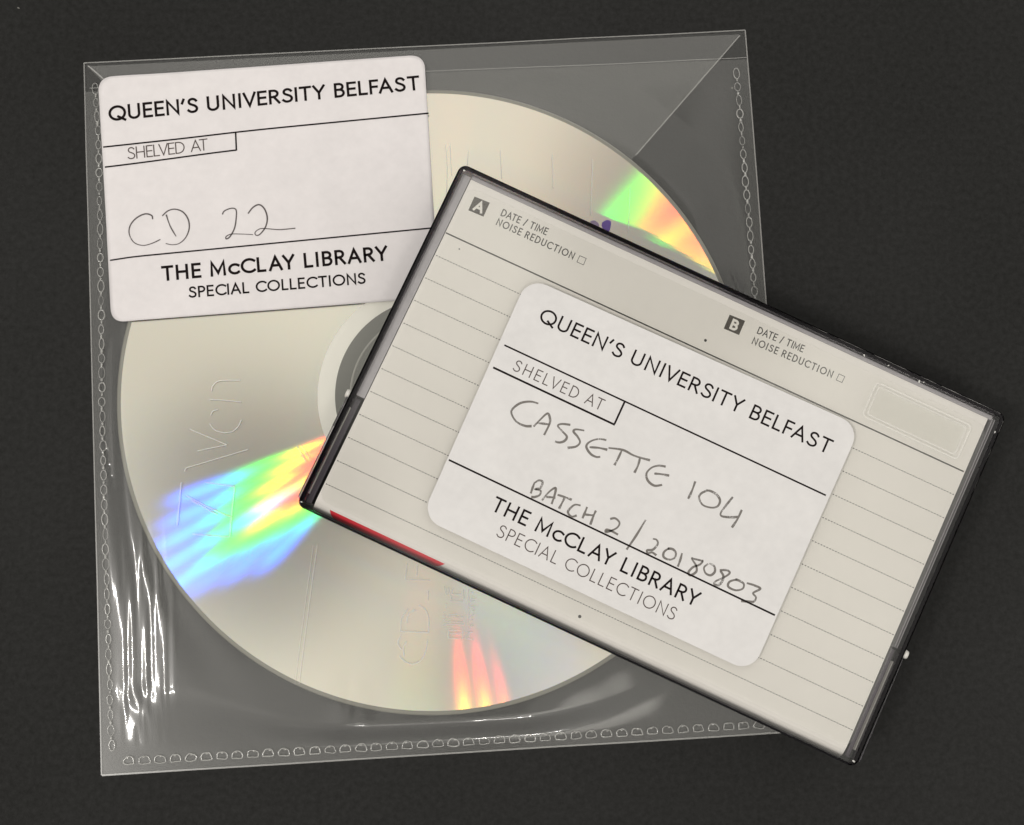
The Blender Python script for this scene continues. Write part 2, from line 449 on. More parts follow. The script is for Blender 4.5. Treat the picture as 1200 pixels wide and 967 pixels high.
def box(bm, x0, y0, z0, x1, y1, z1, bev=0.0):
    g = bmesh.ops.create_cube(bm, size=1)
    for v in g['verts']:
        v.co = Vector(((x0+x1)/2 + v.co.x*(x1-x0), (y0+y1)/2 + v.co.y*(y1-y0), (z0+z1)/2 + v.co.z*(z1-z0)))*MM
    if bev:
        es = list({e for v in g['verts'] for e in v.link_edges})
        bmesh.ops.bevel(bm, geom=es, offset=bev*MM, segments=3, profile=0.5, affect='EDGES')
def annulus(bm, prof, n=180):
    """lathe of (r, z) pairs in mm"""
    rings = [[bm.verts.new((r*MM*math.cos(2*math.pi*i/n), r*MM*math.sin(2*math.pi*i/n), z*MM)) for i in range(n)] for r, z in prof]
    for a, b in zip(rings, rings[1:]):
        for i in range(n): bm.faces.new((a[i], a[(i+1) % n], b[(i+1) % n], b[i]))
def sm(t):
    t = 0.0 if t < 0 else 1.0 if t > 1 else t
    return t*t*(3-2*t)
def interp(tab, v):
    """piecewise linear table of (key, value), keys rising"""
    if v <= tab[0][0]:
        (k0, a), (k1, b) = tab[0], tab[1]
    elif v >= tab[-1][0]:
        (k0, a), (k1, b) = tab[-2], tab[-1]
    else:
        for (k0, a), (k1, b) in zip(tab, tab[1:]):
            if v <= k1: break
    return a + (b-a)*(v-k0)/(k1-k0)

# traced pen strokes, mm
HW_CASSETTE = [[[-23.04,0.28],[-24.45,-0.01],[-25.95,-1.0],[-26.78,-2.52],[-26.59,-3.42],[-25.24,-4.33],[-23.53,-4.38],[-22.41,-3.91]],[[-22.06,-3.83],[-21.49,-2.15],[-20.79,-0.64],[-19.93,-1.42],[-19.68,-2.43],[-19.73,-4.42]],[[-21.8,-3.0],[-20.71,-2.63],[-19.62,-2.26]],[[-16.25,-0.76],[-17.7,-1.27],[-18.2,-1.88],[-17.18,-2.38],[-15.95,-2.93],[-15.97,-3.78],[-16.65,-4.44],[-17.48,-4.63]],[[-13.57,-0.63],[-14.99,-1.07],[-15.24,-1.61],[-14.23,-2.12],[-13.39,-2.85],[-13.71,-3.85],[-14.98,-4.72]],[[-9.29,-0.51],[-10.59,-0.9],[-11.78,-1.96],[-12.05,-3.07],[-10.88,-3.92],[-9.72,-4.02],[-9.03,-3.7]],[[-11.47,-2.94],[-9.93,-2.35],[-8.41,-2.01]],[[-8.36,-1.62],[-5.86,-0.86],[-3.59,-0.93],[-0.73,-0.48]],[[-6.03,-1.09],[-6.03,-2.63],[-6.11,-3.98]],[[-2.52,-0.84],[-2.28,-2.27],[-2.33,-3.7]],[[2.28,-0.33],[1.05,-0.71],[0.06,-1.6],[-0.32,-2.9],[0.43,-3.94],[1.83,-4.27],[3.04,-3.56]],[[0.94,-2.31],[2.14,-1.88],[3.51,-1.52]],[[8.14,-0.47],[8.29,-2.22],[8.27,-3.85]],[[10.7,-1.09],[9.99,-1.98],[9.95,-2.84],[11.05,-3.72],[12.63,-3.53],[13.56,-2.82],[13.54,-1.71],[12.62,-1.03],[11.44,-0.88],[10.57,-1.1]],[[15.35,-0.17],[14.83,-2.23],[14.56,-3.61],[14.98,-4.11],[16.55,-3.59],[17.67,-2.99]],[[17.73,-1.57],[17.71,-3.39],[17.41,-5.2]],[[-17.7,-12.71],[-17.62,-13.79],[-17.49,-14.85]],[[-17.65,-12.83],[-17.14,-12.12],[-16.44,-12.12],[-16.36,-13.2],[-17.05,-13.81],[-16.14,-13.66],[-15.94,-14.4],[-16.58,-15.12],[-17.15,-15.39]],[[-15.17,-15.15],[-14.67,-13.25],[-13.93,-12.12],[-13.54,-13.27],[-13.35,-15.0]],[[-14.75,-14.26],[-13.93,-13.93],[-13.21,-13.68]],[[-13.08,-13.06],[-11.78,-12.87],[-10.42,-12.79]],[[-11.72,-12.98],[-11.76,-14.11],[-11.81,-15.2]],[[-8.58,-13.04],[-9.59,-13.38],[-10.14,-14.61],[-9.99,-15.23],[-9.17,-15.49],[-8.46,-14.93]],[[-7.42,-12.78],[-7.36,-13.86],[-7.33,-14.96]],[[-5.74,-12.69],[-5.73,-13.79],[-5.6,-15.4]],[[-7.23,-14.16],[-6.32,-13.85],[-5.6,-13.59]],[[-2.82,-12.99],[-2.07,-12.5],[-1.07,-12.86],[-1.05,-13.82],[-1.93,-14.93],[-2.56,-15.37],[-2.6,-14.97],[-1.7,-14.82],[-0.41,-14.91]],[[2.96,-10.42],[2.56,-13.8],[2.06,-16.67]],[[5.51,-12.98],[6.13,-12.83],[6.67,-13.4],[6.29,-14.69],[5.43,-15.23],[5.75,-15.64],[6.38,-15.2],[7.27,-15.34]],[[8.82,-13.23],[8.27,-14.18],[8.52,-15.03],[9.53,-15.11],[10.34,-14.46],[10.25,-13.53],[9.46,-13.13],[8.62,-13.41]],[[11.24,-13.07],[11.45,-14.35],[11.53,-15.56]],[[15.24,-12.72],[13.59,-13.08],[13.2,-13.12],[13.47,-13.41],[14.45,-14.06],[14.86,-14.97],[14.2,-15.97],[13.66,-15.67],[13.98,-14.55],[14.92,-13.56],[15.17,-12.76]],[[16.24,-12.81],[15.81,-13.7],[16.45,-14.5],[17.41,-14.47],[17.84,-13.58],[17.31,-12.72],[16.33,-12.68]],[[18.53,-12.98],[19.68,-12.44],[20.34,-12.69],[19.73,-13.8],[18.73,-14.96],[18.59,-15.57],[19.38,-15.48],[19.7,-14.64],[19.52,-13.62],[18.7,-13.04]],[[21.94,-13.18],[20.95,-14.06],[21.08,-14.96],[22.48,-15.0],[23.52,-14.24],[23.35,-13.35],[22.22,-13.19],[21.72,-13.29]],[[23.8,-13.0],[25.1,-12.81],[26.38,-12.9],[25.54,-14.12],[26.3,-14.59],[26.26,-15.43],[25.35,-15.86],[24.16,-16.28]]]
HW_CD = [[[-63.68,63.75],[-63.94,64.51],[-65.24,64.85],[-66.92,64.08],[-68.06,62.68],[-68.18,60.94],[-67.12,59.21],[-65.41,58.59],[-63.72,58.95],[-62.05,59.75]],[[-61.09,64.63],[-60.25,62.37],[-59.07,60.36]],[[-61.83,64.38],[-60.83,65.33],[-59.48,65.69],[-57.94,65.17],[-56.88,63.78],[-56.6,62.04],[-57.14,60.3],[-58.29,59.08],[-59.64,58.72],[-61.01,58.96]],[[-50.33,64.69],[-49.94,65.39],[-48.59,65.92],[-47.73,65.57],[-47.69,63.83],[-47.99,61.91],[-48.81,60.34],[-49.48,59.92],[-49.49,60.41],[-48.48,60.86],[-46.44,60.87],[-44.4,60.78]],[[-45.43,64.89],[-44.5,66.11],[-43.32,66.64],[-42.28,65.78],[-41.73,64.03],[-42.04,62.29],[-43.04,60.89],[-43.78,60.64],[-44.0,61.23],[-43.06,61.93],[-41.69,61.94],[-39.31,61.78],[-36.31,62.07]]]
HW_EMB1 = [[[-57.03,13.27],[-57.31,9.07],[-57.59,5.26]],[[-56.44,15.38],[-56.15,15.95],[-54.82,16.41],[-44.65,19.5]],[[-46.99,12.51],[-47.39,7.93],[-47.74,3.06]],[[-56.02,10.78],[-51.97,8.69],[-47.56,6.78]],[[-55.24,10.02],[-50.04,7.16]],[[-54.71,3.55],[-47.67,3.06]],[[-52.46,13.27],[-46.99,12.51]],[[-55.67,23.34],[-52.28,21.92],[-48.61,20.38]],[[-48.61,20.38],[-54.12,19.22]],[[-51.79,25.97],[-51.43,26.75],[-50.48,27.06]],[[-49.23,22.66],[-47.7,22.89],[-46.57,23.86],[-45.99,25.13]],[[-51.95,24.43],[-50.96,23.19],[-49.23,22.66]],[[-52.05,28.99],[-48.98,28.84],[-46.09,28.5]],[[-51.71,30.62],[-51.54,31.59],[-50.21,32.57],[-46.37,32.66]],[[-35.39,20.21],[-33.62,17.13]],[[-34.63,20.29],[-32.87,17.71]]]
HW_EMB2 = [[[-15.34,-17.95],[-16.05,-16.58],[-15.37,-15.21]],[[-14.82,-18.97],[-15.0,-17.43],[-14.32,-16.41]],[[-10.51,-16.24],[-10.84,-18.29],[-11.87,-20.0],[-13.42,-20.61]],[[-15.68,-18.97],[-14.81,-20.0],[-13.42,-20.61]],[[-15.54,-14.52],[-10.35,-14.8]],[[-15.54,-14.52],[-15.39,-12.12],[-14.19,-10.4]],[[-14.34,-12.98],[-14.18,-11.61],[-12.98,-10.47]],[[-10.35,-14.8],[-10.3,-12.13],[-10.89,-10.58],[-12.12,-9.72]],[[-13.49,-10.92],[-12.63,-10.58]],[[-14.43,-1.95],[-14.76,-4.89]],[[-12.52,-2.12],[-12.57,-4.02]],[[-14.41,-4.89],[-10.06,-5.06]],[[-10.4,-6.96],[-10.45,-9.03]]]
HW_EMB3 = [[[-6.62,-15.81],[-3.95,-15.91]],[[-6.33,-14.93],[-4.35,-14.99]],[[-6.23,-14.34],[-4.74,-14.34]],[[-6.63,-14.24],[-6.62,-15.81]],[[-3.95,-14.24],[-3.95,-15.91]],[[-7.43,-13.16],[-3.86,-13.26]],[[-6.83,-12.77],[-3.76,-12.83]],[[-6.54,-11.79],[-3.86,-11.85]],[[-6.54,-11.49],[-5.05,-11.39]],[[-6.26,-8.84],[-3.87,-8.94]],[[-6.26,-7.75],[-6.06,-8.54]],[[-5.77,-6.57],[-5.96,-7.55],[-4.18,-7.56]],[[-3.88,-6.77],[-3.68,-8.54]],[[-3.35,-15.91],[-1.96,-16.01]],[[-3.06,-14.73],[-1.97,-14.73]],[[-2.57,-13.85],[-1.97,-13.46],[-2.57,-13.46]],[[-2.37,-12.48],[-1.98,-12.28]],[[-2.47,-11.59],[-1.78,-11.4]],[[-2.18,-10.71],[-1.68,-10.71]],[[-2.68,-9.92],[-1.59,-9.92]],[[-2.48,-8.94],[-1.69,-8.94]],[[-2.38,-8.44],[-1.59,-8.35]],[[-2.39,-7.36],[-1.99,-7.26]],[[-2.76,-15.81],[-2.79,-6.57]],[[-7.72,-13.36],[-6.93,-13.45]],[[-7.53,-12.47],[-7.13,-12.28]],[[-7.63,-11.69],[-7.04,-11.59]],[[-7.54,-11.1],[-7.44,-10.9]],[[-7.14,-10.11],[-6.95,-10.02]],[[-7.05,-9.33],[-7.05,-9.72]],[[-7.36,-6.17],[-7.16,-7.55]],[[-6.86,-6.37],[-6.96,-7.75]],[[-6.57,-6.37],[-6.46,-7.36]]]
HW_PURPLE = [[[22.63,62.98],[22.78,63.69],[23.61,64.14],[24.36,63.97],[24.43,63.13],[24.14,62.01],[23.73,61.94],[23.04,62.28]],[[20.3,63.81],[21.12,64.1],[21.88,63.68],[22.15,63.12],[22.01,62.7],[21.26,63.12]]]
HW_VLINES = [[[-7.63,78.93],[-7.28,74.27],[-7.5,66.97]],[[-6.78,78.94],[-6.43,72.94]],[[-3.2,77.62],[-3.39,74.96]],[[2.98,77.99],[3.31,72.33]],[[13.08,77.05],[13.25,70.4]],[[20.96,76.1],[20.51,65.13]],[[28.16,70.48],[27.76,61.86]],[[-31.32,1.52],[-32.83,-10.96],[-34.31,-24.24]]]

# ------------------------------------------------------------------ setting: black card tabletop
bm = bmesh.new()
box(bm, -450, -450, -3, 450, 450, 0)
table = link("tabletop", bm, M_table); table["kind"] = "structure"

# ------------------------------------------------------------------ compact disc
CDX, CDY = -9.69, 29.99
cd = empty("compact_disc", (CDX*MM, CDY*MM, 0.30*MM), 0, "silver recordable disc with rainbow streaks, lying inside the clear plastic sleeve", "compact disc")
bm = bmesh.new(); annulus(bm, [(22.0, 1.2), (59.2, 1.2)], 240)
link("data_surface", bm, M_grating, cd, True)
bm = bmesh.new(); annulus(bm, [(18.7, 1.19), (22.0, 1.19)], 160)
link("mirror_band", bm, M_mirror, cd, True)
bm = bmesh.new(); annulus(bm, [(7.5, 0.0), (7.5, 1.18), (18.7, 1.18), (18.7, 0.0)], 120)
link("hub", bm, M_hub, cd)
bm = bmesh.new(); annulus(bm, [(15.45, 1.18), (15.6, 1.30), (15.8, 1.30), (15.95, 1.18)], 120)
link("stacking_ring", bm, M_hubring, cd, True)
bm = bmesh.new(); annulus(bm, [(59.2, 1.19), (59.75, 1.19), (60.0, 0.95), (60.0, 0.2), (59.8, 0.0), (18.8, 0.0)], 240)
link("rim", bm, M_rim, cd)
def world_xy(pts): return [(x-CDX, y-CDY) for x, y in pts]
for pts, m in zip(HW_PURPLE, (M_violet, M_violet2)):
    bm = bmesh.new()
    out = crom(world_xy(pts) + [world_xy(pts)[0]], 5)[:-1]
    f = bm.faces.new([bm.verts.new((x*MM, y*MM, 1.215*MM)) for x, y in out]); f.normal_update()
    if f.normal.z < 0: f.normal_flip()
    link("ink_mark", bm, m, cd)

# ------------------------------------------------------------------ clear plastic sleeve
TL, TR, BR, BL = (-78.2, 95.23), (51.41, 102.83), (59.31, -33.23), (-70.63, -40.88)
SEAML = [(-36.13, -68.92), (-28.82, -69.4), (7.76, -71.59), (27.51, -72.67), (41.95, -73.2), (80.13, -74.94), (93.0, -76.2)]   # y -> x
SEAMB = [(-65.71, -38.31), (-8.0, -35.25), (49.24, -32.13), (56.0, -31.9)]                                                      # x -> y
SEAMR = [(-32.0, 56.6), (51.23, 52.29), (94.38, 49.53)]                                                                          # y -> x
def height(x, y):
    """height (mm) of the front film: carried by the disc, welded down along three edges"""
    r = math.hypot(x-CDX, y-CDY); d = r-60.0
    xl = interp(SEAML, y); yb = interp(SEAMB, x); xr = interp(SEAMR, y)
    yt = TL[1] + (x-TL[0])*(TR[1]-TL[1])/(TR[0]-TL[0])
    dy = y-CDY
    gap = (CDX - math.sqrt(60.3**2-dy*dy) - xl) if abs(dy) < 60.3 else 40
    wl = 4.6 + 8.4*sm((gap-2.5)/20.0)
    fl = sm((x-xl)/wl)
    dx = x-CDX
    gapb = (CDY - math.sqrt(60.3**2-dx*dx) - yb) if abs(dx) < 60.3 else 40
    fb = sm((y-yb)/(4.4 + 9.0*sm((gapb-4.0)/26.0)))
    fr_ = sm((xr-x)/11.0)
    ft = sm((yt-y)/11.0)*0.75+0.25
    g = 1.0
    if d > 0 and (x > 5 or y > 60):
        g = 1.0 - 0.75*sm(d/13.0)*sm((x-5)/15.0 if y < 60 else 1.0)
    h = 0.42 + 1.45*fl*fb*fr_*ft*g
    tent = fl*fb*fr_
    lab_in = 1.0 - sm((x+78)/2.0)*sm((-6-x)/3.0)*sm((y-40)/3.0)
    h += lab_in*tent*(0.030*math.sin(x*0.21+1.0)*math.sin(y*0.17+0.4) + 0.016*math.sin(x*0.52+y*0.31))*sm((d+4)/8.0)
    # fine wrinkles running along the seam by the lower left corner
    q = x-xl; win = sm((q-1.2)/2.0)*sm((14.0-q)/4.0)*sm((8.0-y)/8.0)*sm((y-yb-1.5)/5.0)
    h += win*(0.036*math.sin(2.75*q + 0.10*y + 0.7*math.sin(y*0.16)) + 0.020*math.sin(4.4*q - 0.17*y + 1.0))
    h += 0.07*math.exp(-(((x+64.0)/3.4)**2 + ((y+27.0)/3.0)**2))*math.sin(x*1.6+y*0.9)
    # dent at the upper left corner
    h += 0.55*math.exp(-(((x+71.5)/5.0)**2 + ((y-92.5)/2.6)**2))
    h += 0.25*math.exp(-(((x+25.2)/3.0)**2 + ((y+29.0)/5.0)**2))
    return h
# the front film stands clear of the disc everywhere
def zf(x, y):
    h = height(x, y)
    r = math.hypot(x-CDX, y-CDY)
    f = 1.60 - 0.55*sm((r-58.8)/3.0)
    k = 0.10
    if r > 63: return h
    a = max(0.0, 1-abs(h-f)/k)
    return max(h, f) + a*a*k*0.25
sl = empty("disc_sleeve", (0, 0, 0), 0, "clear plastic disc sleeve with stitched weld seams, flat on the black card", "disc sleeve")
def quad(u, v):
    return tuple((1-v)*((1-u)*BL[k]+u*BR[k]) + v*((1-u)*TL[k]+u*TR[k]) for k in (0, 1))
def sheet(bm, nu, nv, zfun, vmax=lambda u: 1.0):
    g = []
    for j in range(nv+1):
        row = []
        for i in range(nu+1):
            u = i/nu; x, y = quad(u, j/nv*vmax(u)); row.append(bm.verts.new((x*MM, y*MM, zfun(x, y)*MM)))
        g.append(row)
    for j in range(nv):
        for i in range(nu): bm.faces.new((g[j][i], g[j][i+1], g[j+1][i+1], g[j+1][i]))
bm = bmesh.new(); sheet(bm, 30, 30, lambda x, y: 0.10)
link("back_sheet", bm, M_back, sl, True)
bm = bmesh.new(); sheet(bm, 300, 300, zf, lambda u: 0.957)
front = link("front_sheet", bm, M_front, sl, True)
# the tucked-in flap: folded at the top edge, its sides running in at an angle
bm = bmesh.new()
flap = [(-77.6, 94.6), (50.3, 102.1), (29.52, 77.43), (14.0, 59.0), (-40.0, 56.0), (-57.0, 74.0)]
f = bm.faces.new([bm.verts.new((x*MM, y*MM, 0.20*MM)) for x, y in flap[::-1]]); f.normal_update()
if f.normal.z < 0: f.normal_flip()
link("flap", bm, M_flap, sl)
# cut and folded edges catch the light
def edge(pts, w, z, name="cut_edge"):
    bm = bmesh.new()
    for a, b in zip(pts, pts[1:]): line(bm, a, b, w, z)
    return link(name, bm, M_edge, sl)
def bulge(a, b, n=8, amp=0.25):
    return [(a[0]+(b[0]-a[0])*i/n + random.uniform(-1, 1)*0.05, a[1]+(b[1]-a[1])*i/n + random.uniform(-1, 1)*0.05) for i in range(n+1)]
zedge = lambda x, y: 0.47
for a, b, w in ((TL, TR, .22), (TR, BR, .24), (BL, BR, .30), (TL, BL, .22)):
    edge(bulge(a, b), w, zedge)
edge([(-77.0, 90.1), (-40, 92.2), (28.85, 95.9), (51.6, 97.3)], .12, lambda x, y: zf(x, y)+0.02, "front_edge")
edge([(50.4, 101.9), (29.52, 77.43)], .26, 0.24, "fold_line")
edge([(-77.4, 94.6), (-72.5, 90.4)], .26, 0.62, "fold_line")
# welded seams
def weld(tab, n, along_y, first=0.0, kind="chain"):
    bm = bmesh.new()
    for i in range(n):
        t = i/(n-1)
        c = tab(t); c2 = tab(min(1, t+0.002)); c0 = tab(max(0, t-0.002))
        ux, uy = c2[0]-c0[0], c2[1]-c0[1]; l = math.hypot(ux, uy); ux /= l; uy /= l
        jit = random.uniform(-.06, .06)
        if kind == "chain":
            ra, rb = 1.0+random.uniform(-.16, .14), 0.54+random.uniform(-.10, .09)
            pts = [(c[0]+ux*ra*math.cos(a)-uy*(rb*math.sin(a)+jit), c[1]+uy*ra*math.cos(a)+ux*(rb*math.sin(a)+jit)) for a in [2*math.pi*k/18 for k in range(19)]]
            tube(bm, pts, 0.085+random.uniform(-.035, .04), 0.54+random.uniform(-.03, .03))
            if i < n-1:
                cn = tab((i+1)/(n-1))
                m = ((c[0]+cn[0])/2, (c[1]+cn[1])/2)
                blob(bm, m[0]-uy*jit, m[1]+ux*jit, 0.6, 0.46+random.uniform(-.2, .14), 0.25+random.uniform(-.08, .06), 0.22, math.atan2(uy, ux))
        else:
            pts = [(c[0]+ux*px-uy*py, c[1]+uy*px+ux*py) for px, py in [(-.95, -.52), (-.3, -.6), (.5, -.6), (.95, -.45), (.9, .1), (.55, .62), (-.25, .74), (-.75, .45), (-.98, 0), (-.95, -.52)]]
            pts = [(x+random.uniform(-.09, .09), y+random.uniform(-.09, .09)) for x, y in pts[:-1]]; pts.append(pts[0])
            tube(bm, crom(pts, 3), 0.12+random.uniform(-.03, .03), 0.56)
            blob(bm, c[0]+ux*random.uniform(-.3, .3)-uy*.55, c[1]+uy*random.uniform(-.3, .3)+ux*.55, 0.62, 0.3, 0.2, 0.2, math.atan2(uy, ux))
    return link("weld_seam", bm, M_weld, sl, True)
def tube(bm, pts, r, z):
    n = len(pts)-1; k = 5
    rings = []
    for i in range(n):
        a, b = pts[i-1 if i else n-1], pts[(i+1) % n]
        tx, ty = b[0]-a[0], b[1]-a[1]; l = math.hypot(tx, ty) or 1; nx, ny = -ty/l, tx/l
        x, y = pts[i]
        zz = z(x, y) if callable(z) else z
        rings.append([bm.verts.new(((x+nx*r*math.cos(q))*MM, (y+ny*r*math.cos(q))*MM, (zz+0.75*r*math.sin(q))*MM)) for q in [2*math.pi*j/k for j in range(k)]])
    for i in range(n):
        a, b = rings[i], rings[(i+1) % n]
        for j in range(k): bm.faces.new((a[j], b[j], b[(j+1) % k], a[(j+1) % k]))
def blob(bm, x, y, z, rx, ry, rz, ang):
    g = bmesh.ops.create_uvsphere(bm, u_segments=8, v_segments=5, radius=1)
    ca, sa = math.cos(ang), math.sin(ang)
    for v in g['verts']:
        px, py, pz = v.co.x*rx, v.co.y*ry, v.co.z*rz
        v.co = Vector((x+px*ca-py*sa, y+px*sa+py*ca, z+pz))*MM
weld(lambda t: (interp(SEAML, 90.0+(-35.5-90.0)*t), 90.0+(-35.5-90.0)*t), 46, True)
weld(lambda t: (interp(SEAMR, 94.0+(-31.0-94.0)*t), 94.0+(-31.0-94.0)*t), 47, True)
weld(lambda t: (-65.7+(54.5+65.7)*t, interp(SEAMB, -65.7+(54.5+65.7)*t)), 43, False, kind="dimple")
# fine creases in the front film
bm = bmesh.new()
for st in HW_VLINES[:7]: ribbon(bm, crom(st, 5), 0.16, lambda x, y: zf(x, y)+0.03)
link("crease", bm, M_crease, sl)
bm = bmesh.new()
st = crom(HW_VLINES[7], 10)
ribbon(bm, st, 0.12, lambda x, y: zf(x, y)+0.03); ribbon(bm, [(x-.75, y) for x, y in st], 0.07, lambda x, y: zf(x, y)+0.03)
link("crease", bm, M_crease, sl)
# raised lettering showing through the film
bm = bmesh.new()
for st in HW_EMB1: ribbon(bm, crom(st, 5), 0.15, lambda x, y: zf(x, y)+0.02)
link("raised_mark", bm, M_emboss, sl)
bm = bmesh.new()
for st in HW_EMB2: ribbon(bm, crom(st, 5), 0.17, lambda x, y: zf(x, y)+0.02)
for st in HW_EMB3: ribbon(bm, crom(st, 3), 0.15, lambda x, y: zf(x, y)+0.02)
link("raised_mark", bm, M_emboss, sl)

# ------------------------------------------------------------------ library label on the sleeve
LA = math.atan2(5.11, 63.0)      # how far the label is turned
lx, ly = math.cos(LA), math.sin(LA)
LBL = [(-75.35, 92.05), (-11.9, 97.15), (-8.75, 48.75), (-71.15, 43.65)]   # corners before rounding, mm
def lab_round(c, r=3.0, n=8):
    out = []
    for i in range(4):
        p, a, b = Vector(c[i]), Vector(c[i-1]), Vector(c[(i+1) % 4])
        p0 = p + (a-p).normalized()*r; p1 = p + (b-p).normalized()*r
        for k in range(n+1):
            t = k/n; q = p0*(1-t)**2 + p*2*t*(1-t)*0.98 + p1*t*t + p*0.02*2*t*(1-t); out.append((q.x, q.y))
    return out
ZL = lambda x, y: zf(x, y) + 0.10
def lab_z(x, y):   # the stiff paper bridges small dips of the film
    return (ZL(x, y)*2 + ZL(x-2.5, y) + ZL(x+2.5, y) + ZL(x, y-2.5) + ZL(x, y+2.5))/6 + 0.30
_o = lab_round(LBL); outl = []
for i, p in enumerate(_o):
    q = _o[(i+1) % len(_o)]; k = max(1, int(math.hypot(q[0]-p[0], q[1]-p[1])/1.2))
    outl += [(p[0]+(q[0]-p[0])*j/k, p[1]+(q[1]-p[1])*j/k) for j in range(k)]
bm = bmesh.new()
cxl = sum(p[0] for p in outl)/len(outl); cyl = sum(p[1] for p in outl)/len(outl)
rings = []
for k in range(0, 41):
    s = 1 - (k/40.0)*0.985
    rings.append([bm.verts.new(((cxl+(x-cxl)*s)*MM, (cyl+(y-cyl)*s)*MM, lab_z(cxl+(x-cxl)*s, cyl+(y-cyl)*s)*MM)) for x, y in outl])
n = len(outl)
for a, b in zip(rings, rings[1:]):
    for i in range(n): bm.faces.new((a[i], a[(i+1) % n], b[(i+1) % n], b[i]))
bm.faces.new(rings[-1])
bmesh.ops.recalc_face_normals(bm, faces=bm.faces[:])
if sum(f.normal.z for f in bm.faces) < 0: bmesh.ops.reverse_faces(bm, faces=bm.faces[:])
lab = link("library_label", bm, M_paper, sl, True)
sol = lab.modifiers.new("thickness", 'SOLIDIFY'); sol.thickness = 0.08*MM; sol.offset = -1
TZ = lambda x, y: lab_z(x, y) + 0.05
textobj("heading_text", lab, M_ink, [("QUEEN'S UNIVERSITY BELFAST", (-72.9, 83.32), (-12.57, 89.63), 3.08, .49, 1.06)], TZ)
textobj("shelf_text", lab, M_inkthin, [("SHELVED AT", (-69.01, 75.76), (-53.41, 77.44), 2.4, .21, 1.05)], TZ)
textobj("library_text", lab, M_ink, [("THE McCLAY LIBRARY", (-61.5, 51.62), (-18.47, 55.86), 2.95, .50, 1.04)], TZ)
textobj("department_text", lab, M_ink, [("SPECIAL COLLECTIONS", (-56.32, 48.4), (-22.7, 51.32), 2.2, .34, 1.05)], TZ)
bm = bmesh.new()
line(bm, (-73.9, 78.25), (-10.9, 84.95), .30, TZ); line(bm, (-73.45, 74.27), (-47.92, 77.4), .30, TZ)
line(bm, (-48.18, 81.0), (-47.92, 77.3), .30, TZ); line(bm, (-71.8, 55.87), (-9.6, 62.3), .28, TZ)
link("ruled_lines", bm, M_ink, lab)
bm = bmesh.new()
for st in HW_CD: ribbon(bm, crom(st, 7), .25, TZ, wfun=lambda t, q=random.random()*6: 1.1-0.4*t+0.15*math.sin(8*t+q))
link("handwriting", bm, M_pen, lab)

# ------------------------------------------------------------------ cassette case
CA = -0.436985
CO = (30.42*MM, 16.61*MM, 1.80*MM)
HX, HY, HZ = 54.25, 34.3, 15.95
case = empty("cassette_case", CO, CA, "closed cassette case of clear and smoked plastic, lying across the disc sleeve", "cassette case")
# dark tray underneath
bm = bmesh.new(); slab(bm, rrect(-53.0, -33.2, 53.0, 33.2, 2.0), 0.0, 1.4, 0.3)
tray = link("base_tray", bm, M_smoke, case)
# clear outer shell: four walls as one bevelled ring, open in the middle
def ring_walls(bm, xo, yo, xi, yi, yb, z0, z1, ro, ri, ch):
    o = rrect(-xo, -yo, xo, yo, ro); oi = rrect(-xo+ch, -yo+ch, xo-ch, yo-ch, max(.1, ro-ch)); ii = rrect(-xi, -yb, xi, yi, ri)
    def rg(pts, z): return [bm.verts.new((x*MM, y*MM, z*MM)) for x, y in pts]
    R = [rg(o, z0), rg(o, z1-ch), rg(oi, z1), rg(ii, z1), rg(ii, z0)]
    n = len(o)
    for a, b in zip(R, R[1:] + R[:1]):
        for i in range(n): bm.faces.new((a[i], a[(i+1) % n], b[(i+1) % n], b[i]))
bm = bmesh.new(); ring_walls(bm, HX, HY, HX-0.85, HY-0.85, HY-0.38, 0.2, HZ, 1.5, 0.6, 0.32)
link("lid_rim", bm, M_glass, case, False)
# the clear lid plate with its raised window
bm = bmesh.new(); slab(bm, rrect(-HX+.9, -HY+.42, HX-.9, HY-.9, 0.6), HZ-1.25, HZ-0.12)
link("lid_plate", bm, M_lid, case)
bm = bmesh.new(); slab(bm, rrect(-51.3, -31.7, 51.9, 30.9, 2.0), HZ-0.115, HZ+0.0, 0.10)
link("lid_window", bm, M_lid, case)
# inner walls of the base, hazy grey, ending at the hinge
bm = bmesh.new()
for s in (-1, 1):
    for x0, x1, top in ([(-53.3, -51.7, 1.45)] if s < 0 else [(52.55, 52.68, 1.6), (53.0, 53.12, 1.6)]):
        box(bm, x0, -12.0, 1.42, x1, 32.9, HZ-top, 0.04)
box(bm, -51.6, 32.6, 1.42, 52.5, 33.4, HZ-1.6, 0.15)
link("base_wall", bm, M_wall, case)
for s in (-1, 1):
    bm = bmesh.new()
    x0, x1 = (-53.3, -52.2) if s < 0 else (52.4, 53.2)
    box(bm, x0, -33.2, 1.42, x1, -12.4, HZ-2.5, 0.2)
    link("hinge_wall", bm, M_smokeclear, case)
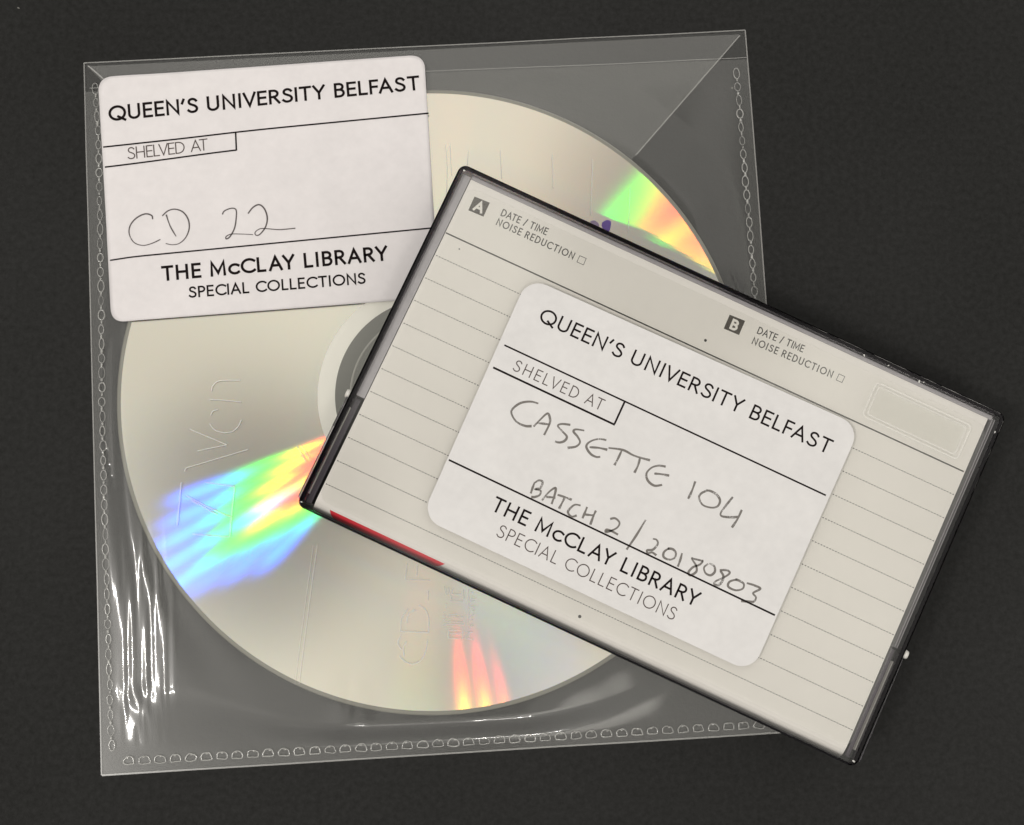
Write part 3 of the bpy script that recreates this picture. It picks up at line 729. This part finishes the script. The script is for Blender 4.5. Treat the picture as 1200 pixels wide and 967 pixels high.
# lid ears thicken the shell below the hinge
for s in (-1, 1):
    bm = bmesh.new()
    x0, x1 = (-54.8, -54.28) if s < 0 else (54.28, 54.8)
    pts = [(-33.0, 1.0), (-10.6, 1.0), (-12.6, HZ-1.4), (-33.0, HZ-1.0)]
    lo = [bm.verts.new((x0*MM, y*MM, z*MM)) for y, z in pts]; hi = [bm.verts.new((x1*MM, y*MM, z*MM)) for y, z in pts]
    for i in range(4): bm.faces.new((lo[i], lo[(i+1) % 4], hi[(i+1) % 4], hi[i]))
    bm.faces.new(lo[::-1]); bm.faces.new(hi)
    bmesh.ops.recalc_face_normals(bm, faces=bm.faces[:])
    bmesh.ops.bevel(bm, geom=bm.edges[:], offset=.12*MM, segments=2, profile=0.5, affect='EDGES')
    link("lid_ear", bm, M_ear, case)
    bm = bmesh.new()
    g = bmesh.ops.create_cone(bm, segments=20, cap_ends=True, radius1=0.9*MM, radius2=0.7*MM, depth=0.9*MM)
    bmesh.ops.rotate(bm, verts=bm.verts[:], cent=(0, 0, 0), matrix=Matrix.Rotation(s*math.pi/2, 3, 'Y'))
    bmesh.ops.translate(bm, verts=bm.verts[:], vec=(s*(54.7 if s < 0 else 54.85)*MM, -12.4*MM, (HZ-1.9)*MM))
    link("hinge_pin", bm, M_pin, case, True)
# painted bright lines by the hinges, painted highlights and worn chips along the lid
for s in (-1, 1):
    bm = bmesh.new(); box(bm, min(s*53.34, s*53.18), -31.5, HZ-2.6, max(s*53.34, s*53.18), -14.5, HZ-1.35, 0.03)
    link("bright_line_strip", bm, M_bright_line, case)
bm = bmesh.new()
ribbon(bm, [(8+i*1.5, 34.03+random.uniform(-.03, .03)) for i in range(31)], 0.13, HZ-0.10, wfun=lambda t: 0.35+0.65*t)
link("edge_highlight", bm, M_glint_chip, case)  # bevel highlight put in as a milky ribbon
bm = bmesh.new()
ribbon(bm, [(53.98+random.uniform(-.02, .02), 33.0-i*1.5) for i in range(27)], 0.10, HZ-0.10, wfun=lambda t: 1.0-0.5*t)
link("edge_highlight", bm, M_glint_chip, case)  # same painted highlight down the right edge
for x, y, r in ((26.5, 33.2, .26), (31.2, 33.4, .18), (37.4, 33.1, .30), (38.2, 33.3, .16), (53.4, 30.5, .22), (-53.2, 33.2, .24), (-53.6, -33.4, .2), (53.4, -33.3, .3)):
    bm = bmesh.new(); blob(bm, x, y, HZ+0.01, r, r*.55, .03, random.uniform(0, 3)); link("chip", bm, M_glint_chip, case)
# moulded frame in the lid, upper right, its lettering worn past reading
bm = bmesh.new()
for x0, y0, x1, y1, r in ((30.5, 23.05, 49.15, 29.75, .8), (31.2, 23.7, 48.4, 29.1, .5)):
    o = rrect(x0, y0, x1, y1, r); ribbon(bm, o + [o[0]], 0.22, HZ+0.012)
link("moulded_frame", bm, film("moulded_plastic", 2.6, 0.12, 0.24), case)

bm = bmesh.new(); slab(bm, rrect(31.4, 23.9, 48.2, 28.9, .5), HZ+0.006, HZ+0.05, 0.03)
link("moulded_plaque", bm, film("plaque_plastic", 1.4, 0.1, 0.05), case)

# ------------------------------------------------------------------ library label on the case
ZC = HZ+0.09
bm = bmesh.new(); slab(bm, rrect(-34.35, -26.95, 31.0, 20.35, 3.6), HZ+0.01, ZC, 0.02)
# the printed top edge runs very slightly off square
for v in bm.verts:
    v.co.y += 0.012*(v.co.x+0.0342) if v.co.y > 0 else 0
    v.co.x += (0.0011*(1 - (v.co.y+0.027)/0.047)) if v.co.x < 0 else 0
lab2 = link("library_label", bm, M_paper2, case)
TC = ZC+0.01
textobj("heading_text", lab2, M_ink, [("QUEEN'S UNIVERSITY BELFAST", (-29.43, 13.76), (27.75, 14.02), 2.75, .36, 1.1)], TC)
textobj("shelf_text", lab2, M_inkthin, [("SHELVED AT", (-29.84, 3.74), (-12.33, 3.84), 2.14, .19)], TC)
textobj("library_text", lab2, M_ink, [("THE McCLAY LIBRARY", (-22.78, -20.55), (17.31, -20.69), 2.75, .38, 1.04)], TC)
textobj("department_text", lab2, M_inkthin, [("SPECIAL COLLECTIONS", (-19.96, -24.3), (14.67, -24.52), 2.32, .19)], TC)
bm = bmesh.new()
line(bm, (-33.0, 7.25), (30.3, 7.15), .30, TC); line(bm, (-33.1, 2.73), (-9.05, 2.62), .36, TC)
line(bm, (-9.18, 7.1), (-9.17, 2.75), .34, TC); line(bm, (-33.2, -15.62), (30.6, -16.04), .32, TC)
link("ruled_lines", bm, M_ink, lab2)
bm = bmesh.new()
for st in HW_CASSETTE: ribbon(bm, crom(st, 7), .36, TC, wfun=lambda t, q=random.random()*6: 0.95+0.2*t+0.16*math.sin(9*t+q))
link("handwriting", bm, M_pencil, lab2)

# ------------------------------------------------------------------ inlay card inside the case
card = empty("inlay_card", CO, CA, "cream ruled inlay card with A and B boxes, inside the cassette case", "inlay card")
ZT = HZ-1.40
X0, X1, YT = -51.55, 51.72, 32.55
YF = -32.35
bm = bmesh.new()
prof = [(YT, ZT), (YF+1.2, ZT)]
for k in range(1, 8):
    a = math.radians(90*k/7); prof.append((YF+1.2-2.6*math.sin(a), ZT-1.9*(1-math.cos(a))))
prof.append((prof[-1][0], 2.2))
rows = [[bm.verts.new((x*MM, y*MM, z*MM)) for x in (X0, X1)] for y, z in prof]
for a, b in zip(rows, rows[1:]): bm.faces.new((a[0], b[0], b[1], a[1]))
bmesh.ops.recalc_face_normals(bm, faces=bm.faces[:])
if bm.faces[0].normal.z < 0: bmesh.ops.reverse_faces(bm, faces=bm.faces[:])
front_c = link("card_panel", bm, M_card, card)
sol = front_c.modifiers.new("thickness", 'SOLIDIFY'); sol.thickness = 0.2*MM; sol.offset = -1
ZP = ZT+0.012
bm = bmesh.new(); line(bm, (X0+.1, 21.62), (51.5, 21.85), .26, ZP)
link("ruled_line", bm, M_ink, card)
bm = bmesh.new()
for i in range(11):
    y = 17.1 - i*4.577
    x = X0+.3
    while x < 51.4:
        v = [bm.verts.new(((x+a*.28)*MM, (y+(x*0.0018)+b*.17)*MM, ZP*MM)) for a, b in ((0, 0), (1, 0), (1, 1), (0, 1))]
        bm.faces.new(v); x += 0.56
link("dotted_lines", bm, M_inkgrey, card)
for cx, ch in ((-49.55, 'A'), (1.62, 'B')):
    bm = bmesh.new(); slab(bm, [(cx, 27.15), (cx+3.0, 27.25), (cx+2.95, 30.1), (cx-.05, 29.95)], ZT+0.004, ZP)
    bd = link("side_badge", bm, M_badge, card)
    bd["label"] = "black square badge with white letter " + ch
    textobj("letter", bd, M_card, [(ch, (cx+.62 if ch == 'A' else cx+.85, 27.55), (cx+2.38 if ch == 'A' else cx+2.15, 27.58), 2.05, .44)], ZP+0.006)
for a, b in (((-43.87, 28.75), (-34.75, 28.98)), ((7.40, 28.88), (16.4, 29.24))):
    textobj("date_text", card, M_inkgrey, [("DATE / TIME", a, b, 1.38, .19, .84)], ZP)
for a, b in (((-43.92, 26.85), (-28.5, 26.97)), ((7.3, 26.75), (23.0, 27.2))):
    textobj("noise_text", card, M_inkgrey, [("NOISE REDUCTION", a, b, 1.38, .19, .84)], ZP)
for pts in ([(-27.61, 26.92), (-27.63, 28.2), (-26.35, 28.23), (-26.31, 26.93)], [(23.94, 27.27), (23.98, 28.5), (25.12, 28.5), (25.07, 27.27)]):
    bm = bmesh.new(); ribbon(bm, pts + [pts[0]], .10, ZP); link("tick_box", bm, M_inkgrey, card)
bm = bmesh.new()
sec = []
for k in range(0, 8):
    a = math.radians(33+57*k/7); sec.append((YF+1.2-2.6*math.sin(a)-0.012*math.sin(a), ZT-1.9*(1-math.cos(a))+0.012*math.cos(a)))
rows = [[bm.verts.new((x*MM, y*MM, z*MM)) for x in (X0+2.9+.2*i, -26.0-0.28*i)] for i, (y, z) in enumerate(sec)]
for a, b in zip(rows, rows[1:]): bm.faces.new((a[0], b[0], b[1], a[1]))
link("red_stripe", bm, M_red, card)
for x, y, r in ((-0.49, 23.75, .27), (-0.43, -30.84, .30), (-47.96, 19.95, .14)):
    bm = bmesh.new()
    bm.faces.new([bm.verts.new(((x+r*math.cos(a))*MM, (y+r*math.sin(a))*MM, ZP*MM)) for a in [2*math.pi*k/10 for k in range(10)]])
    link("speck", bm, M_inkgrey, card)
